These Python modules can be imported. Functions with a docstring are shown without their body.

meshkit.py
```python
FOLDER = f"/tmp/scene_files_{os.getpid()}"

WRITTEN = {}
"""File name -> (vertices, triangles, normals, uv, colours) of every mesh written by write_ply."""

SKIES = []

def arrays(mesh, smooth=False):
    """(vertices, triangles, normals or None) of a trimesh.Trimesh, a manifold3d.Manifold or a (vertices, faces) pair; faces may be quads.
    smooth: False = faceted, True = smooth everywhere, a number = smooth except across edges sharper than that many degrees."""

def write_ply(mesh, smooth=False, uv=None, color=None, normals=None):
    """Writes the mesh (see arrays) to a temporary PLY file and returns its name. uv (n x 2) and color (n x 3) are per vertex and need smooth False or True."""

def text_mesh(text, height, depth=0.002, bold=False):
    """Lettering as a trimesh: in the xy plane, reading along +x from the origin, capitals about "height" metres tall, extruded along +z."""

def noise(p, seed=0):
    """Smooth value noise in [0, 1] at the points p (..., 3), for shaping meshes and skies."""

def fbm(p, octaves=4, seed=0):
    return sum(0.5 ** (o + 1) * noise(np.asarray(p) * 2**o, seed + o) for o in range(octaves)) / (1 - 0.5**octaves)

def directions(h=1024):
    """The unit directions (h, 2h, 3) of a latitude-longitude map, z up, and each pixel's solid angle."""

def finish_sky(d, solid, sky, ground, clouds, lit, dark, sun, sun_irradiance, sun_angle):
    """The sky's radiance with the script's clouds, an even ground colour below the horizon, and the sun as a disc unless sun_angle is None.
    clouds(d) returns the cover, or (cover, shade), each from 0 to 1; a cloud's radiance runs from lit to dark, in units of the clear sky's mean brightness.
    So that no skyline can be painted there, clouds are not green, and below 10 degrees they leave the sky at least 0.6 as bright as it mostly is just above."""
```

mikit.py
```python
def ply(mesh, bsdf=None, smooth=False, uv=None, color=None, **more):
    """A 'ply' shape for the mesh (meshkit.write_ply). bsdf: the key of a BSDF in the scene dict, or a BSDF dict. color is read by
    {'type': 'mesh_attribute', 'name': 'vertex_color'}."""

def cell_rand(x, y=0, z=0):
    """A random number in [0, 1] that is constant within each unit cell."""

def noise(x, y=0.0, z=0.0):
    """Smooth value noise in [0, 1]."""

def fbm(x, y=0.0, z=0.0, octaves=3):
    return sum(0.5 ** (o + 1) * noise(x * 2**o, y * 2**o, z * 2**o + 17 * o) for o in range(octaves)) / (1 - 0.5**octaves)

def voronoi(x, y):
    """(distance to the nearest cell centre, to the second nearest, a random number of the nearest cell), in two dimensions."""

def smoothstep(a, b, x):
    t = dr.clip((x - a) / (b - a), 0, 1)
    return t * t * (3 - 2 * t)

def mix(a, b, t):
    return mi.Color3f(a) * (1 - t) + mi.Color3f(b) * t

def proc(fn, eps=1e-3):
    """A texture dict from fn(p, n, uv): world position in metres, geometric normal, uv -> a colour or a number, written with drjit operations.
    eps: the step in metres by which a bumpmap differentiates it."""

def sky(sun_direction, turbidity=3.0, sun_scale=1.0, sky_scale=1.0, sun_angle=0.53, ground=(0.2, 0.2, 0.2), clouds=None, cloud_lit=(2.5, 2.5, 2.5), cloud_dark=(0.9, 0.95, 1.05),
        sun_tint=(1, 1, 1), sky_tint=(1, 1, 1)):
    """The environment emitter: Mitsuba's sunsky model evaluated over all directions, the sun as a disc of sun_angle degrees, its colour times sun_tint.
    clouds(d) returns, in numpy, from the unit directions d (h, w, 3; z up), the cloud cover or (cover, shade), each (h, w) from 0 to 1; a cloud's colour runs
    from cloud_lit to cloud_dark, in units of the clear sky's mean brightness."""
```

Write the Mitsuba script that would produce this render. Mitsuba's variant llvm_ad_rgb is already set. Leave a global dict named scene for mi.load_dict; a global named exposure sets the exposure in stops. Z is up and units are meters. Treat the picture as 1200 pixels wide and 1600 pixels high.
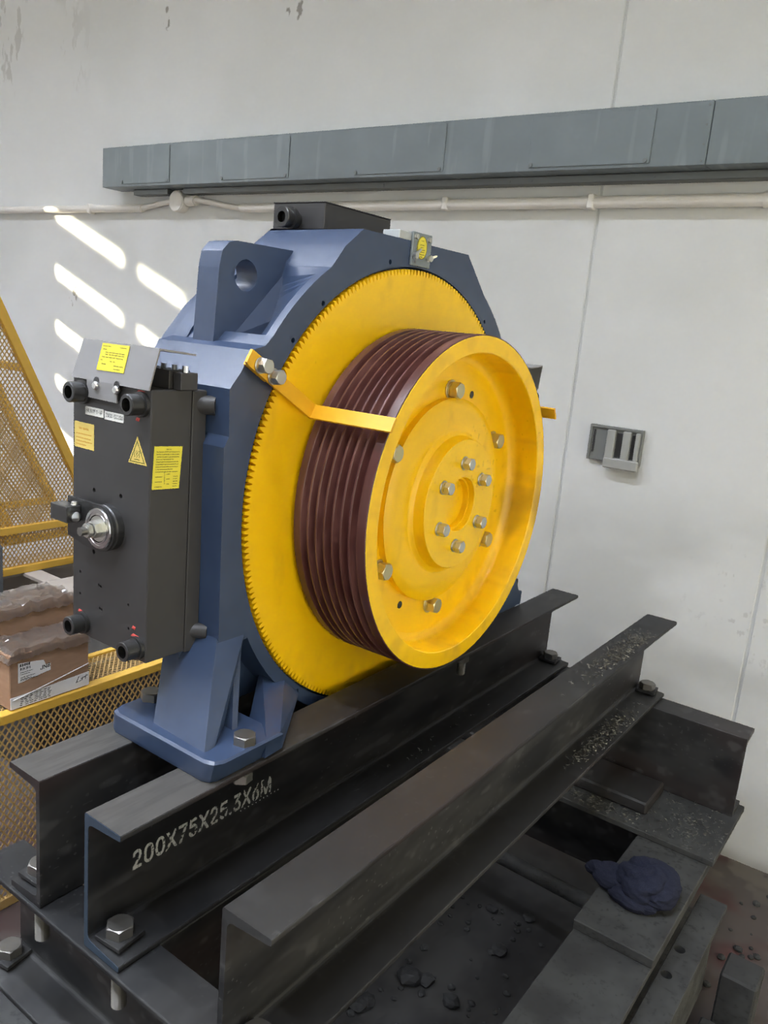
import math, random
import numpy as np
import trimesh
import manifold3d as m3
import drjit as dr
import mitsuba as mi
import mikit, meshkit
from mikit import proc, noise, fbm, smoothstep, mix, voronoi
from shapely.geometry import Polygon, LineString, Point, box as sbox
from shapely.ops import unary_union
from shapely import affinity

random.seed(7)
rng = np.random.default_rng(7)
T = mi.ScalarTransform4f
scene, labels = {}, {}

# ------------------------------------------------------------------ camera
CAM = np.array([0.81567, -0.55024, 0.63652])
FWD = np.array([-0.562752, 0.796739, -0.220266])
UP = np.array([-0.199314, 0.127820, 0.971564])
scene['camera'] = {'type': 'perspective', 'fov': 50.911, 'fov_axis': 'x', 'near_clip': 0.02, 'far_clip': 200.0,
                   'to_world': T().look_at(origin=CAM.tolist(), target=(CAM + FWD).tolist(), up=UP.tolist())}

# ------------------------------------------------------------------ light
exposure = 0.38
SUN_DIR = np.array([-1.0, -1.2, 0.394])          # low morning sun, through the vent slots of the left wall
SUN_SCALE, SKY_SCALE, ADDED_LAMP = 14.0, 3.0, 116.0
scene['sky'] = mikit.sky(SUN_DIR, turbidity=4.0, sun_scale=SUN_SCALE, sky_scale=SKY_SCALE, sun_angle=0.6, ground=(0.25, 0.25, 0.24), sky_tint=(0.84, 1.0, 1.26), sun_tint=(.74, 1.0, 1.38))


def S(r, g, b):
    c = np.array([r, g, b]) / 255.0
    c = np.where(c <= 0.04045, c / 12.92, ((c + 0.055) / 1.055) ** 2.4)
    return [float(x) for x in c]


# ------------------------------------------------------------------ materials
def principled(color, rough=0.5, metal=0.0, spec=0.5, **k):
    col = color if isinstance(color, dict) else {'type': 'rgb', 'value': list(map(float, color))}
    rg = rough if isinstance(rough, dict) else float(rough)
    return {'type': 'twosided', 'b': {'type': 'principled', 'base_color': col, 'roughness': rg, 'metallic': float(metal), 'specular': float(spec), **k}}


def bumped(bsdf, fn, scale, eps=1e-3):
    return {'type': 'twosided', 'b': {'type': 'bumpmap', 'arbitrary': proc(fn, eps), 'scale': float(scale), 'n': bsdf['b']}}


def wall_col(p, n, uv):
    c = mix(S(208, 209, 209), S(201, 202, 201), smoothstep(.35, .75, fbm(p.x * 2.2, p.z * 2.2, 3.0, 3)))
    # flaked plaster at the upper left
    reg = smoothstep(-2.35, -2.7, p.x) * smoothstep(.85, 1.15, p.z)
    fl = smoothstep(.54, .66, fbm(p.x * 24, p.z * 13, 9.0, 4)) * smoothstep(.55, .66, fbm(p.x * 3.2, p.z * 1.8, 31.0, 3))
    c = mix(c, S(160, 158, 154), fl * reg * .5)
    # handled, greyed patch low on the wall
    st = smoothstep(.42, .72, fbm(p.x * 2.5 + 4, p.z * 5, 2.0, 4))
    zone = smoothstep(.34, .10, p.z) * smoothstep(-.55, -.15, p.z) * smoothstep(-.6, .0, p.x)
    c = mix(c, S(150, 149, 144), zone * st * .4)
    low = smoothstep(-.1, -.7, p.z)
    c = mix(c, S(172, 171, 168), low * st * .15)
    sp = smoothstep(.66, .82, fbm(p.x * 52, p.z * 40, 5.0, 4)) * smoothstep(.5, .64, fbm(p.x * 1.6, p.z * 1.8, 77.0, 2))
    c = mix(c, S(150, 148, 145), sp * .35 * smoothstep(.5, .1, p.z))
    for bx, bz, br in ((-1.98, 1.76, .030), (-1.955, 1.70, .016), (-1.29, 1.67, .020), (-1.34, 1.66, .012), (-2.55, .66, .03), (-1.97, 1.80, .012)):
        d = dr.sqrt(dr.square(p.x - bx) + dr.square((p.z - bz) * .6)) / br + 1.6 * (fbm(p.x * 60, p.z * 60, 3.0, 3) - .5)
        c = mix(c, S(120, 116, 110), smoothstep(.9, .4, d) * smoothstep(.35, .6, noise(p.x * 55, p.z * 40)) * .8)
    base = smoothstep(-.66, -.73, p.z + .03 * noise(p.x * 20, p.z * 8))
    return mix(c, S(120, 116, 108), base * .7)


def steel_col(p, n, uv):
    a = fbm(p.x * 9, p.y * 5, p.z * 14, 4)
    b = fbm(p.x * 40, p.y * 26, p.z * 40, 2)
    c = mix(S(20, 21, 23), S(46, 46, 46), smoothstep(.32, .66, a))
    c = mix(c, S(42, 33, 32), smoothstep(.48, .70, fbm(p.x * 5 + 9, p.y * 3, p.z * 7, 3)) * .6)
    c = mix(c, S(74, 74, 74), smoothstep(.58, .80, b) * smoothstep(.40, .65, a) * .5)
    c = mix(c, S(96, 96, 94), smoothstep(.80, .9, noise(p.x * 150, p.y * 150, p.z * 150)) * smoothstep(.45, .7, fbm(p.x * 8, p.y * 8, p.z * 8, 2)) * .25)
    # worn, bare upper faces; near ends rubbed bare, with window reflection painted in too
    polish_sheen = smoothstep(.85, .98, n.z) * smoothstep(.45, .05, p.y) * smoothstep(.12, .09, p.x) * smoothstep(-.05, -.02, p.z) * (.7 + .3 * smoothstep(.3, .7, fbm(p.x * 90, p.y * 14, 4.0, 3)))
    return mix(c, S(34, 33, 32), smoothstep(.85, .98, n.z) * smoothstep(.25, .65, fbm(p.x * 14, p.y * 3, 2.0, 3)) * .7) * (1 - polish_sheen) + mi.Color3f(S(72, 70, 67)) * polish_sheen


def blue_col(p, n, uv):
    a = fbm(p.x * 20, p.y * 20, p.z * 20, 3)
    return mix(S(36, 50, 74), S(46, 61, 86), a)


def blue_bump(p, n, uv):
    return fbm(p.x * 160, p.y * 160, p.z * 160, 2)


def yellow_col(p, n, uv):
    a = smoothstep(.56, .84, fbm(p.y * 30, p.z * 14, p.x * 30, 4))
    c = mix(S(234, 188, 1), S(228, 180, 3), fbm(p.y * 4, p.z * 4, 0.0, 2))
    r = dr.sqrt(dr.square(p.y - .6865) + dr.square(p.z - .3426))
    rim = smoothstep(.262, .268, r) * smoothstep(.302, .298, r)
    c = mix(c, S(196, 150, 50), a * .35 + rim * smoothstep(.5, .8, fbm(p.y * 30, p.z * 30, 4.0, 3)) * .3)
    # greasy smears inside the rim
    sm = smoothstep(.50, .72, fbm(p.y * 7 + 2, p.z * 7, p.x * 12, 3)) * smoothstep(.90, .94, p.y)
    c = mix(c, S(120, 86, 24), sm * .55)
    dots = smoothstep(.84, .90, noise(p.y * 130, p.z * 130, p.x * 130))
    return mix(c, S(120, 88, 24), dots * smoothstep(.5, .75, fbm(p.y * 5, p.z * 5, 9.0, 2)) * .3)


def groove_col(p, n, uv):
    ang = fbm(p.y * 12, p.z * 12, p.x * 60, 3)
    return mix(S(72, 40, 37), S(100, 66, 61), smoothstep(.4, .8, ang))


def floor_col(p, n, uv):
    a = fbm(p.x * 3, p.y * 3, 1.0, 4)
    c = mix(S(68, 40, 38), S(60, 46, 43), smoothstep(.35, .65, a))
    dust = smoothstep(.44, .60, fbm(p.x * 5, p.y * 5, 8.0, 4))
    c = mix(c, S(70, 66, 62), dust * .8)
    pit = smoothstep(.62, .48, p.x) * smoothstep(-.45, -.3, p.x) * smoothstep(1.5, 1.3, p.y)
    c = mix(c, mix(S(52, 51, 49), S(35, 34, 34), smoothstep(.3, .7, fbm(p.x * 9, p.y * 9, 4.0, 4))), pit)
    edge = smoothstep(1.52, 1.68, p.y)
    return mix(c, S(88, 82, 74), edge * smoothstep(.35, .55, fbm(p.x * 18, p.y * 18, 2.0, 3)))


def dusty_col(p, n, uv):
    a = fbm(p.x * 14, p.y * 14, p.z * 14, 4)
    b = smoothstep(.55, .85, fbm(p.x * 130, p.y * 130, p.z * 130, 3))
    return mix(mix(S(52, 53, 52), S(36, 36, 36), smoothstep(.3, .7, a)), S(24, 24, 24), b * .7)


def galv_col(p, n, uv):
    a = fbm(p.x * 7, p.z * 9, p.y * 7, 4)
    s = smoothstep(.62, .8, fbm(p.x * 40, p.z * 5, 3.0, 3))
    return mix(mix(S(122, 130, 134), S(106, 114, 118), a), S(150, 157, 160), s * .22)


def card_col(p, n, uv):
    a = fbm(p.x * 10, p.y * 30, p.z * 90, 3)
    return mix(S(152, 122, 100), S(134, 106, 86), a)


def cloth_col(p, n, uv):
    w = noise(p.x * 700, p.y * 700, p.z * 700)
    return mix(S(25, 27, 38), S(36, 38, 50), w * .7 + .3 * noise(p.x * 30, p.y * 30, p.z * 30))


def cloth_bump(p, n, uv):
    return noise(p.x * 500, p.y * 500, p.z * 500)


def rough_bump(p, n, uv):
    return fbm(p.x * 120, p.y * 120, p.z * 120, 3)


MATS = {
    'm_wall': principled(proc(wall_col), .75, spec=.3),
    'm_white': principled(S(222, 221, 217), .8, spec=.3),
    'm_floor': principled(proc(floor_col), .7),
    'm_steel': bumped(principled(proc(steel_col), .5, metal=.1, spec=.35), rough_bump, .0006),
    'm_dusty': bumped(principled(proc(dusty_col), .8), rough_bump, .0012),
    'm_blue': bumped(principled(proc(blue_col), .42, spec=.8), blue_bump, .0004),
    'm_yellow': principled(proc(yellow_col), .36, spec=.5, clearcoat=.15, clearcoat_gloss=.7),
    'm_guard_yellow': principled(S(214, 160, 26), .42),
    'm_groove': principled(proc(groove_col), .30, spec=.5),
    'm_black': principled(S(52, 51, 51), .45, spec=.35),
    'm_black_satin': principled(S(34, 34, 34), .28, spec=.5),
    'm_grey_sheet': principled(S(134, 133, 134), .45, metal=.2),
    'm_zinc': principled(S(196, 196, 190), .30, metal=.9),
    'm_zinc_yellow': principled(S(196, 188, 150), .34, metal=.85),
    'm_dark_bolt': principled(S(120, 118, 114), .38, metal=.8),
    'm_chrome': principled(S(205, 206, 206), .16, metal=1.0),
    'm_label_yellow': principled(S(212, 198, 58), .5),
    'm_label_faded': principled(S(216, 190, 100), .5),
    'm_label_white': principled(S(214, 214, 210), .5),
    'm_print': principled(S(120, 112, 44), .6),
    'm_stencil': principled(S(176, 176, 172), .8),
    'm_red': principled(S(176, 66, 60), .6),
    'm_galv': principled(proc(galv_col), .36, metal=.35),
    'm_galv_dark': principled(S(112, 116, 116), .45, metal=.6),
    'm_conduit': principled(S(214, 211, 206), .5),
    'm_cage': principled(S(198, 156, 60), .5),
    'm_mesh': principled(S(160, 130, 78), .55),
    'm_card': principled(proc(card_col), .85, spec=.2),
    'm_film': {'type': 'principledthin', 'base_color': {'type': 'rgb', 'value': [.97, .96, .95]}, 'roughness': .08, 'spec_trans': .95, 'diff_trans': .6, 'eta': 1.4},
    'm_paper': principled(S(206, 204, 204), .7),
    'm_ink': principled(S(50, 48, 50), .7),
    'm_drum': principled(S(82, 86, 90), .5),
    'm_bed': principled(S(176, 168, 160), .6),
    'm_cloth': bumped(principled(proc(cloth_col), .95, spec=.1), cloth_bump, .0006),
    'm_swarf': principled(S(150, 148, 144), .3, metal=.8),
    'm_old_plastic': principled(S(112, 114, 112), .6),
    'm_old_metal': principled(S(150, 151, 148), .55),
    'm_blue_end': principled(S(36, 50, 64), .5),
    'm_clear': principled(S(168, 172, 172), .12, spec=.6),
}
scene.update(MATS)


# ------------------------------------------------------------------ mesh helpers
def tm(man):
    m = man.to_mesh()
    return trimesh.Trimesh(np.array(m.vert_properties[:, :3], float), np.array(m.tri_verts), process=False)


def mf(t):
    return m3.Manifold(m3.Mesh(np.asarray(t.vertices, np.float32), np.asarray(t.faces, np.uint32)))


def hull(pts):
    return m3.Manifold.hull_points(np.asarray(pts, float).tolist())


def cbox_m(x0, x1, y0, y1, z0, z1, b=0.0):
    if b <= 0:
        return m3.Manifold.cube([x1 - x0, y1 - y0, z1 - z0]).translate([x0, y0, z0])
    pts = []
    for x, sx in ((x0, 1), (x1, -1)):
        for y, sy in ((y0, 1), (y1, -1)):
            for z, sz in ((z0, 1), (z1, -1)):
                pts += [(x + sx * b, y + sy * b, z), (x + sx * b, y, z + sz * b), (x, y + sy * b, z + sz * b)]
    return hull(pts)


def cbox(*a, **k):
    return tm(cbox_m(*a, **k))


def cyc(t, times=1):
    """(a,b,c) -> (c,a,b), times over: turns a thing made along z into one along x (1) or y (2)."""
    t = t.copy()
    for _ in range(times):
        t.vertices = t.vertices[:, [2, 0, 1]]
    return t


def ext_x(poly, x0, x1):
    """polygon in (y, z), extruded from x0 to x1."""
    t = cyc(trimesh.creation.extrude_polygon(poly, x1 - x0, engine='earcut'))
    t.vertices[:, 0] += x0
    return t


def ext_y(poly_zx, y0, y1):
    t = cyc(trimesh.creation.extrude_polygon(poly_zx, y1 - y0, engine='earcut'), 2)
    t.vertices[:, 1] += y0
    return t


def rev(profile, n=96):
    """closed (r, h) profile revolved about z."""
    return trimesh.creation.revolve(np.asarray(profile, float), sections=n)


def rev_x(profile_xr, y, z, n=128):
    t = cyc(rev([(r, x) for x, r in profile_xr], n))
    if t.volume < 0:
        t.invert()
    t.vertices += [0, y, z]
    return t


def cyl(p0, p1, r, n=20):
    return trimesh.creation.cylinder(radius=r, segment=[p0, p1], sections=n)


def cat(*m):
    return trimesh.util.concatenate(list(m))


def mirror_y(t):
    t = t.copy()
    t.vertices[:, 1] = 1.373 - t.vertices[:, 1]
    t.invert()
    return t


def tube_path(pts, r, n=12):
    """smooth round tube through the points."""
    P = np.array(pts, float)
    s = np.linspace(0, len(P) - 1, (len(P) - 1) * 6 + 1)
    from scipy.interpolate import CubicSpline, PchipInterpolator
    Q = np.array(PchipInterpolator(np.arange(len(P)), P)(s))
    tan = np.gradient(Q, axis=0)
    tan /= np.linalg.norm(tan, axis=1, keepdims=True)
    a = np.cross(tan, np.where(np.abs(tan[:, 2:]) < .9, [0, 0, 1.], [0, 1., 0]))
    a /= np.linalg.norm(a, axis=1, keepdims=True)
    b = np.cross(tan, a)
    th = np.arange(n) * 2 * np.pi / n
    V = (Q[:, None] + r * (np.cos(th)[None, :, None] * a[:, None] + np.sin(th)[None, :, None] * b[:, None])).reshape(-1, 3)
    F = []
    m = len(Q)
    for i in range(m - 1):
        for j in range(n):
            q = [i * n + j, i * n + (j + 1) % n, (i + 1) * n + (j + 1) % n, (i + 1) * n + j]
            F += [[q[0], q[1], q[2]], [q[0], q[2], q[3]]]
    V = np.vstack([V, Q[0], Q[-1]])
    for j in range(n):
        F += [[m * n, (j + 1) % n, j], [m * n + 1, (m - 1) * n + j, (m - 1) * n + (j + 1) % n]]
    return trimesh.Trimesh(V, F, process=False)


# ------------------------------------------------------------------ scene helpers
def numbered(key):
    used = lambda k: k in scene or k in labels or any(x.startswith(k + '__') for x in scene)
    if not used(key):
        return key
    i = 1
    while used(f'{key}_{i:03d}'):
        i += 1
    return f'{key}_{i:03d}'


def put(key, mesh, mat, smooth=False, label=None, category=None, group=None, kind=None, to_world=None):
    key = numbered(key)
    d = dict(mesh) if isinstance(mesh, dict) else mikit.ply(mesh, mat, smooth=smooth)
    if isinstance(mesh, dict) and mat:
        d['bsdf'] = {'type': 'ref', 'id': mat}
    if to_world is not None:
        d['to_world'] = to_world
    scene[key] = d
    tag(key, label, category, group, kind)
    return key


def tag(key, label=None, category=None, group=None, kind=None):
    e = {k: v for k, v in (('label', label), ('category', category), ('group', group), ('kind', kind)) if v}
    if e:
        labels[key] = {**labels.get(key, {}), **e}


def thing(key, label, category, group=None):
    key = numbered(key)
    tag(key, label, category, group)
    return key


# ------------------------------------------------------------------ shared bolts
def hex_man(af, h, chamfer=True):
    R = af / math.sqrt(3)
    hexa = m3.CrossSection([[(R * math.cos(math.radians(a)), R * math.sin(math.radians(a))) for a in range(0, 360, 60)]]).extrude(h)
    if chamfer:
        cone = mf(rev([(0, 0), (R * 1.02, 0), (R * 1.02, h * .84), (af / 2 * .95, h), (0, h)], 36))
        hexa = hexa ^ cone
    return hexa


def bolt_mesh(af, h, washer=0.0, wt=.003, spring=False):
    """hexagon head on its washer, standing on z = 0."""
    parts, z = [], 0.0
    if washer:
        parts.append(rev([(0, 0), (washer / 2 - .0006, 0), (washer / 2, .0006), (washer / 2, wt - .0006), (washer / 2 - .0006, wt), (0, wt)], 28)); z = wt
    if spring:
        parts.append(rev([(0, 0), (af * .52, 0), (af * .52, .0035), (0, .0035)], 24).apply_translation([0, 0, z])); z += .0042
        parts.append(rev([(0, -.001), (af * .40, -.001), (af * .40, .0005), (0, .0005)], 16).apply_translation([0, 0, z - .0005]))
    hd = tm(hex_man(af, h)); hd.vertices[:, 2] += z
    parts.append(hd)
    return cat(*parts)


BOLT_BIG = mikit.ply(bolt_mesh(.027, .015, .036, .003, True), 'm_zinc_yellow')
BOLT_HUB = mikit.ply(bolt_mesh(.0205, .011, .025, .0025, True), 'm_zinc')
BOLT_GUARD = mikit.ply(bolt_mesh(.020, .011, .024, .0025, True), 'm_zinc')
BOLT_FOOT = mikit.ply(bolt_mesh(.031, .014, .0, .003), 'm_dark_bolt')
BOLT_BEAM = mikit.ply(bolt_mesh(.034, .015, .0), 'm_dark_bolt')
BOLT_SMALL = mikit.ply(bolt_mesh(.008, .004, .0105, .001), 'm_zinc')


def on_x(x, y, z, roll=0.0):
    """stand a z-up part on a face that looks along +x."""
    return T().translate([x, y, z]).rotate([1, 0, 0], roll).rotate([0, 1, 0], 90)


def on_ny(x, y, z, roll=0.0):
    return T().translate([x, y, z]).rotate([0, 1, 0], roll).rotate([1, 0, 0], 90)


def on_z(x, y, z, roll=0.0):
    return T().translate([x, y, z]).rotate([0, 0, 1], roll)


# =================================================================== SETTING
YAW = 1.2
WALL = T().translate([0, 1.7, 0]).rotate([0, 0, 1], YAW)       # wall frame: x along the wall, -y out of it
FLOOR, CEIL = -0.727, 3.6


def put_w(key, mesh, mat, **k):
    return put(key, mesh, mat, to_world=WALL, **k)


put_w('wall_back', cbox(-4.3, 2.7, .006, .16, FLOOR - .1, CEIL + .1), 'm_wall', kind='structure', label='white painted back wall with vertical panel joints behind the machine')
edges = [-4.28, -.1365, .4515, 1.04, 1.63, 2.66]
for a, b in zip(edges[:-1], edges[1:]):
    put_w('wall_back__panel', cbox(a + .0035, b - .0035, 0, .03, FLOOR - .05, CEIL + .05, b=.0025), 'm_wall')
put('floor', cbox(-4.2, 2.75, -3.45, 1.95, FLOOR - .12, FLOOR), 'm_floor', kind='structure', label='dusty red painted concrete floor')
put('ceiling', cbox(-4.3, 2.85, -3.55, 2.0, CEIL, CEIL + .12), 'm_white', kind='structure')
put('wall_right', ext_x(sbox(-3.45, FLOOR - .1, 1.95, CEIL), 2.6, 2.75), 'm_white', kind='structure')

# left wall with two columns of vent slots; the sun comes in through them
XL = -4.0
lw = sbox(-3.45, FLOOR - .1, 1.95, CEIL)
kx = 1.2


def slot(px0, pz0, px1, h):
    y0, y1 = 1.652 - kx * (px0 - XL), 1.652 - kx * (px1 - XL)
    z = pz0 + .394 * (px0 - XL)
    return LineString([(y0, z), (y1, z)]).buffer(h / 2, quad_segs=8)


holes = []
for i in range(5):
    z0 = 1.005 - .248 * i
    holes.append(slot(-2.655, z0, -2.215, .068))
    holes.append(slot(-2.08, z0 - .2265, -1.835, .064))
lw = lw.difference(unary_union(holes))
put('wall_left', ext_x(lw, XL - .012, XL), 'm_white', kind='structure')

# front wall (behind the camera) with unseen windows added to let in fill light
fw = sbox(-4.2, FLOOR - .1, 2.75, CEIL).difference(sbox(-1.5, .5, .3, 2.6)).difference(sbox(.6, .5, 2.4, 2.6))
t_ = trimesh.creation.extrude_polygon(fw, .15, engine='earcut')
t_.vertices = t_.vertices[:, [0, 2, 1]]; t_.invert(); t_.vertices[:, 1] += -3.45
put('wall_front', t_, 'm_white', kind='structure')
def sash(name, a, b, z0, z1, side):
    fr = [cbox(x - .025, x + .025, -.035, .035, z0, z1) for x in np.linspace(a, b, 4)] + [cbox(a, b, -.035, .035, z - .025, z + .025) for z in (z0, z1)]
    t = cat(*fr)
    if side:
        t.vertices = t.vertices[:, [1, 0, 2]] + [2.675, 0, 0]
        t.invert()
    else:
        t.vertices += [0, -3.375, 0]
    put(name, t, 'm_white', kind='structure')


sash('added_window_1', .6, 2.4, .5, 2.6, 0)
sash('added_window_2', -1.5, .3, .5, 2.6, 0)

# unseen ceiling lamps, added for overhead light; deep troughs spare the upper wall
for i, (lx, ly) in enumerate(((-2.9, -1.75), (-1.2, -1.75), (.5, -1.75), (-2.9, -.55), (-1.2, -.55), (.5, -.55))):
    k = thing('added_ceiling_lamp', f'added unseen fluorescent ceiling fitting, number {i + 1} overhead', 'lamp', 'added fluorescent fittings on the ceiling, out of view')
    labels[k]['label'] = 'added long white fluorescent fitting on the ceiling, unseen, trough shaped to spare the upper wall'
    put(k + '__housing', tm(cbox_m(lx - .65, lx + .65, ly - .095, ly + .095, CEIL - .19, CEIL - .002, b=.006) - cbox_m(lx - .63, lx + .63, ly - .078, ly + .078, CEIL - .30, CEIL - .05)), 'm_white')
    lens = cbox(lx - .62, lx + .62, ly - .072, ly + .072, CEIL - .075, CEIL - .055)
    d = mikit.ply(lens, 'm_white')
    d['emitter'] = {'type': 'area', 'radiance': {'type': 'rgb', 'value': [ADDED_LAMP * .93, ADDED_LAMP, ADDED_LAMP * 1.14]}}
    scene[k + '__diffuser'] = d

# =================================================================== STEEL CHANNELS
def channel_poly(h=.2, w=.075, tw=.0085, tf=.0115):
    """(z, x) outline, web at x = 0, toes towards +x, top at z = 0."""
    p = Polygon([(0, 0), (0, w), (-tf * .78, w), (-tf * 1.25, tw), (-h + tf * 1.25, tw), (-h + tf * .78, w), (-h, w), (-h, 0)])
    p = p.buffer(.009, quad_segs=4).buffer(-.009, quad_segs=4)
    return p.buffer(-.0028, quad_segs=3).buffer(.0028, quad_segs=3)


L = 1.416
CH = channel_poly()


def square_plate(sz=.046, t=.007):
    return cbox(-sz / 2, sz / 2, -sz / 2, sz / 2, 0, t, b=.001)


def shank_mesh(r, length):
    prof = [(0, 0), (r, 0)]
    n = int(length / .002)
    for i in range(n):
        prof += [(r, -i * .002), (r * .88, -i * .002 - .001)]
    prof += [(r * .85, -length), (0, -length)]
    m = rev(prof[::-1], 18)
    return m


def beam_bolt(owner, x, y, zflange, plate=True, shank=None, roll=12):
    z = zflange
    if plate:
        put(owner + '__clamp_plate', square_plate(), 'm_steel', to_world=on_z(x, y, z, roll * .3))
        z += .007
    put(owner + '__bolt', BOLT_BEAM, None, to_world=on_z(x, y, z, roll))
    if shank:
        put(owner + '__threaded_shank', shank_mesh(.0105, shank), 'm_dark_bolt', to_world=on_z(x, y, zflange - .018))


chR = thing('steel_channel', 'rust-dark steel channel at the rear under the blue machine, flanges facing away', 'steel beam')
back = affinity.scale(CH, 1, -1, origin=(0, 0))
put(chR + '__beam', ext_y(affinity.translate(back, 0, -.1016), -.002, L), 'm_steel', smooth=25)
beam_bolt(chR, -.150, .03, -.186, shank=.092)
beam_bolt(chR, -.148, 1.38, -.186)

chM = thing('steel_channel', 'dark steel channel with white stencilled size text below the machine foot', 'steel beam')
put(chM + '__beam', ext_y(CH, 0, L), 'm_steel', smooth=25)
put(chM + '__painted_end', ext_y(CH.buffer(-.0006), -.0008, .0004), 'm_blue_end', label='blue painted cut end')
beam_bolt(chM, .036, .03, -.186, shank=.092, roll=20)
beam_bolt(chM, .034, 1.385, -.186, roll=8)
put(chM + '__hanging_bolt', cat(shank_mesh(.009, .052), bolt_mesh(.026, .012).apply_translation([0, 0, -.021])), 'm_dark_bolt', to_world=on_z(.047, .872, -.012, 25))

chF = thing('steel_channel', 'bare steel channel nearest the camera with metal chips on its far end', 'steel beam')
X3 = .2568
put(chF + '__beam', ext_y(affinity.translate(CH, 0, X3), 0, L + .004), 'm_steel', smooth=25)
beam_bolt(chF, X3 + .038, 1.392, -.186, roll=18)
beam_bolt(chF, X3 + .036, .03, -.186)

# cross channels: flanges point to the viewer under the near ends, web to the viewer under the far ends
def ext_xz(poly_zy, x0, x1):
    """(z, y) polygon extruded along x."""
    t = trimesh.creation.extrude_polygon(poly_zy, x1 - x0, engine='earcut')
    t.vertices = t.vertices[:, [2, 1, 0]]
    t.invert()
    t.vertices[:, 0] += x0
    return t


cn = thing('cross_channel', 'dark steel cross channel under the near ends of the long channels', 'steel beam')
pn = affinity.translate(affinity.scale(CH, 1, -1, origin=(0, 0)), -.2005, .068)
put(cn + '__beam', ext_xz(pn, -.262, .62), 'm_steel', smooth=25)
beam_bolt(cn, -.245, .032, -.386, roll=30)
cf = thing('cross_channel', 'dark steel cross channel under the far ends of the long channels, by the wall', 'steel beam')
pf = affinity.translate(CH, -.2005, 1.339)
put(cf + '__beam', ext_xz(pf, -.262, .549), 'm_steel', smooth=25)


# stencilled size on the web of the middle channel
def text_poly(txt, h):
    m = meshkit.text_mesh(txt, h, .001, bold=True)
    f = m.faces[np.abs(m.face_normals[:, 2] - 1) < .01]
    tri = [Polygon(m.vertices[q][:, :2]) for q in f]
    return unary_union([q.buffer(1e-6) for q in tri if q.area > 0])


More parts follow.
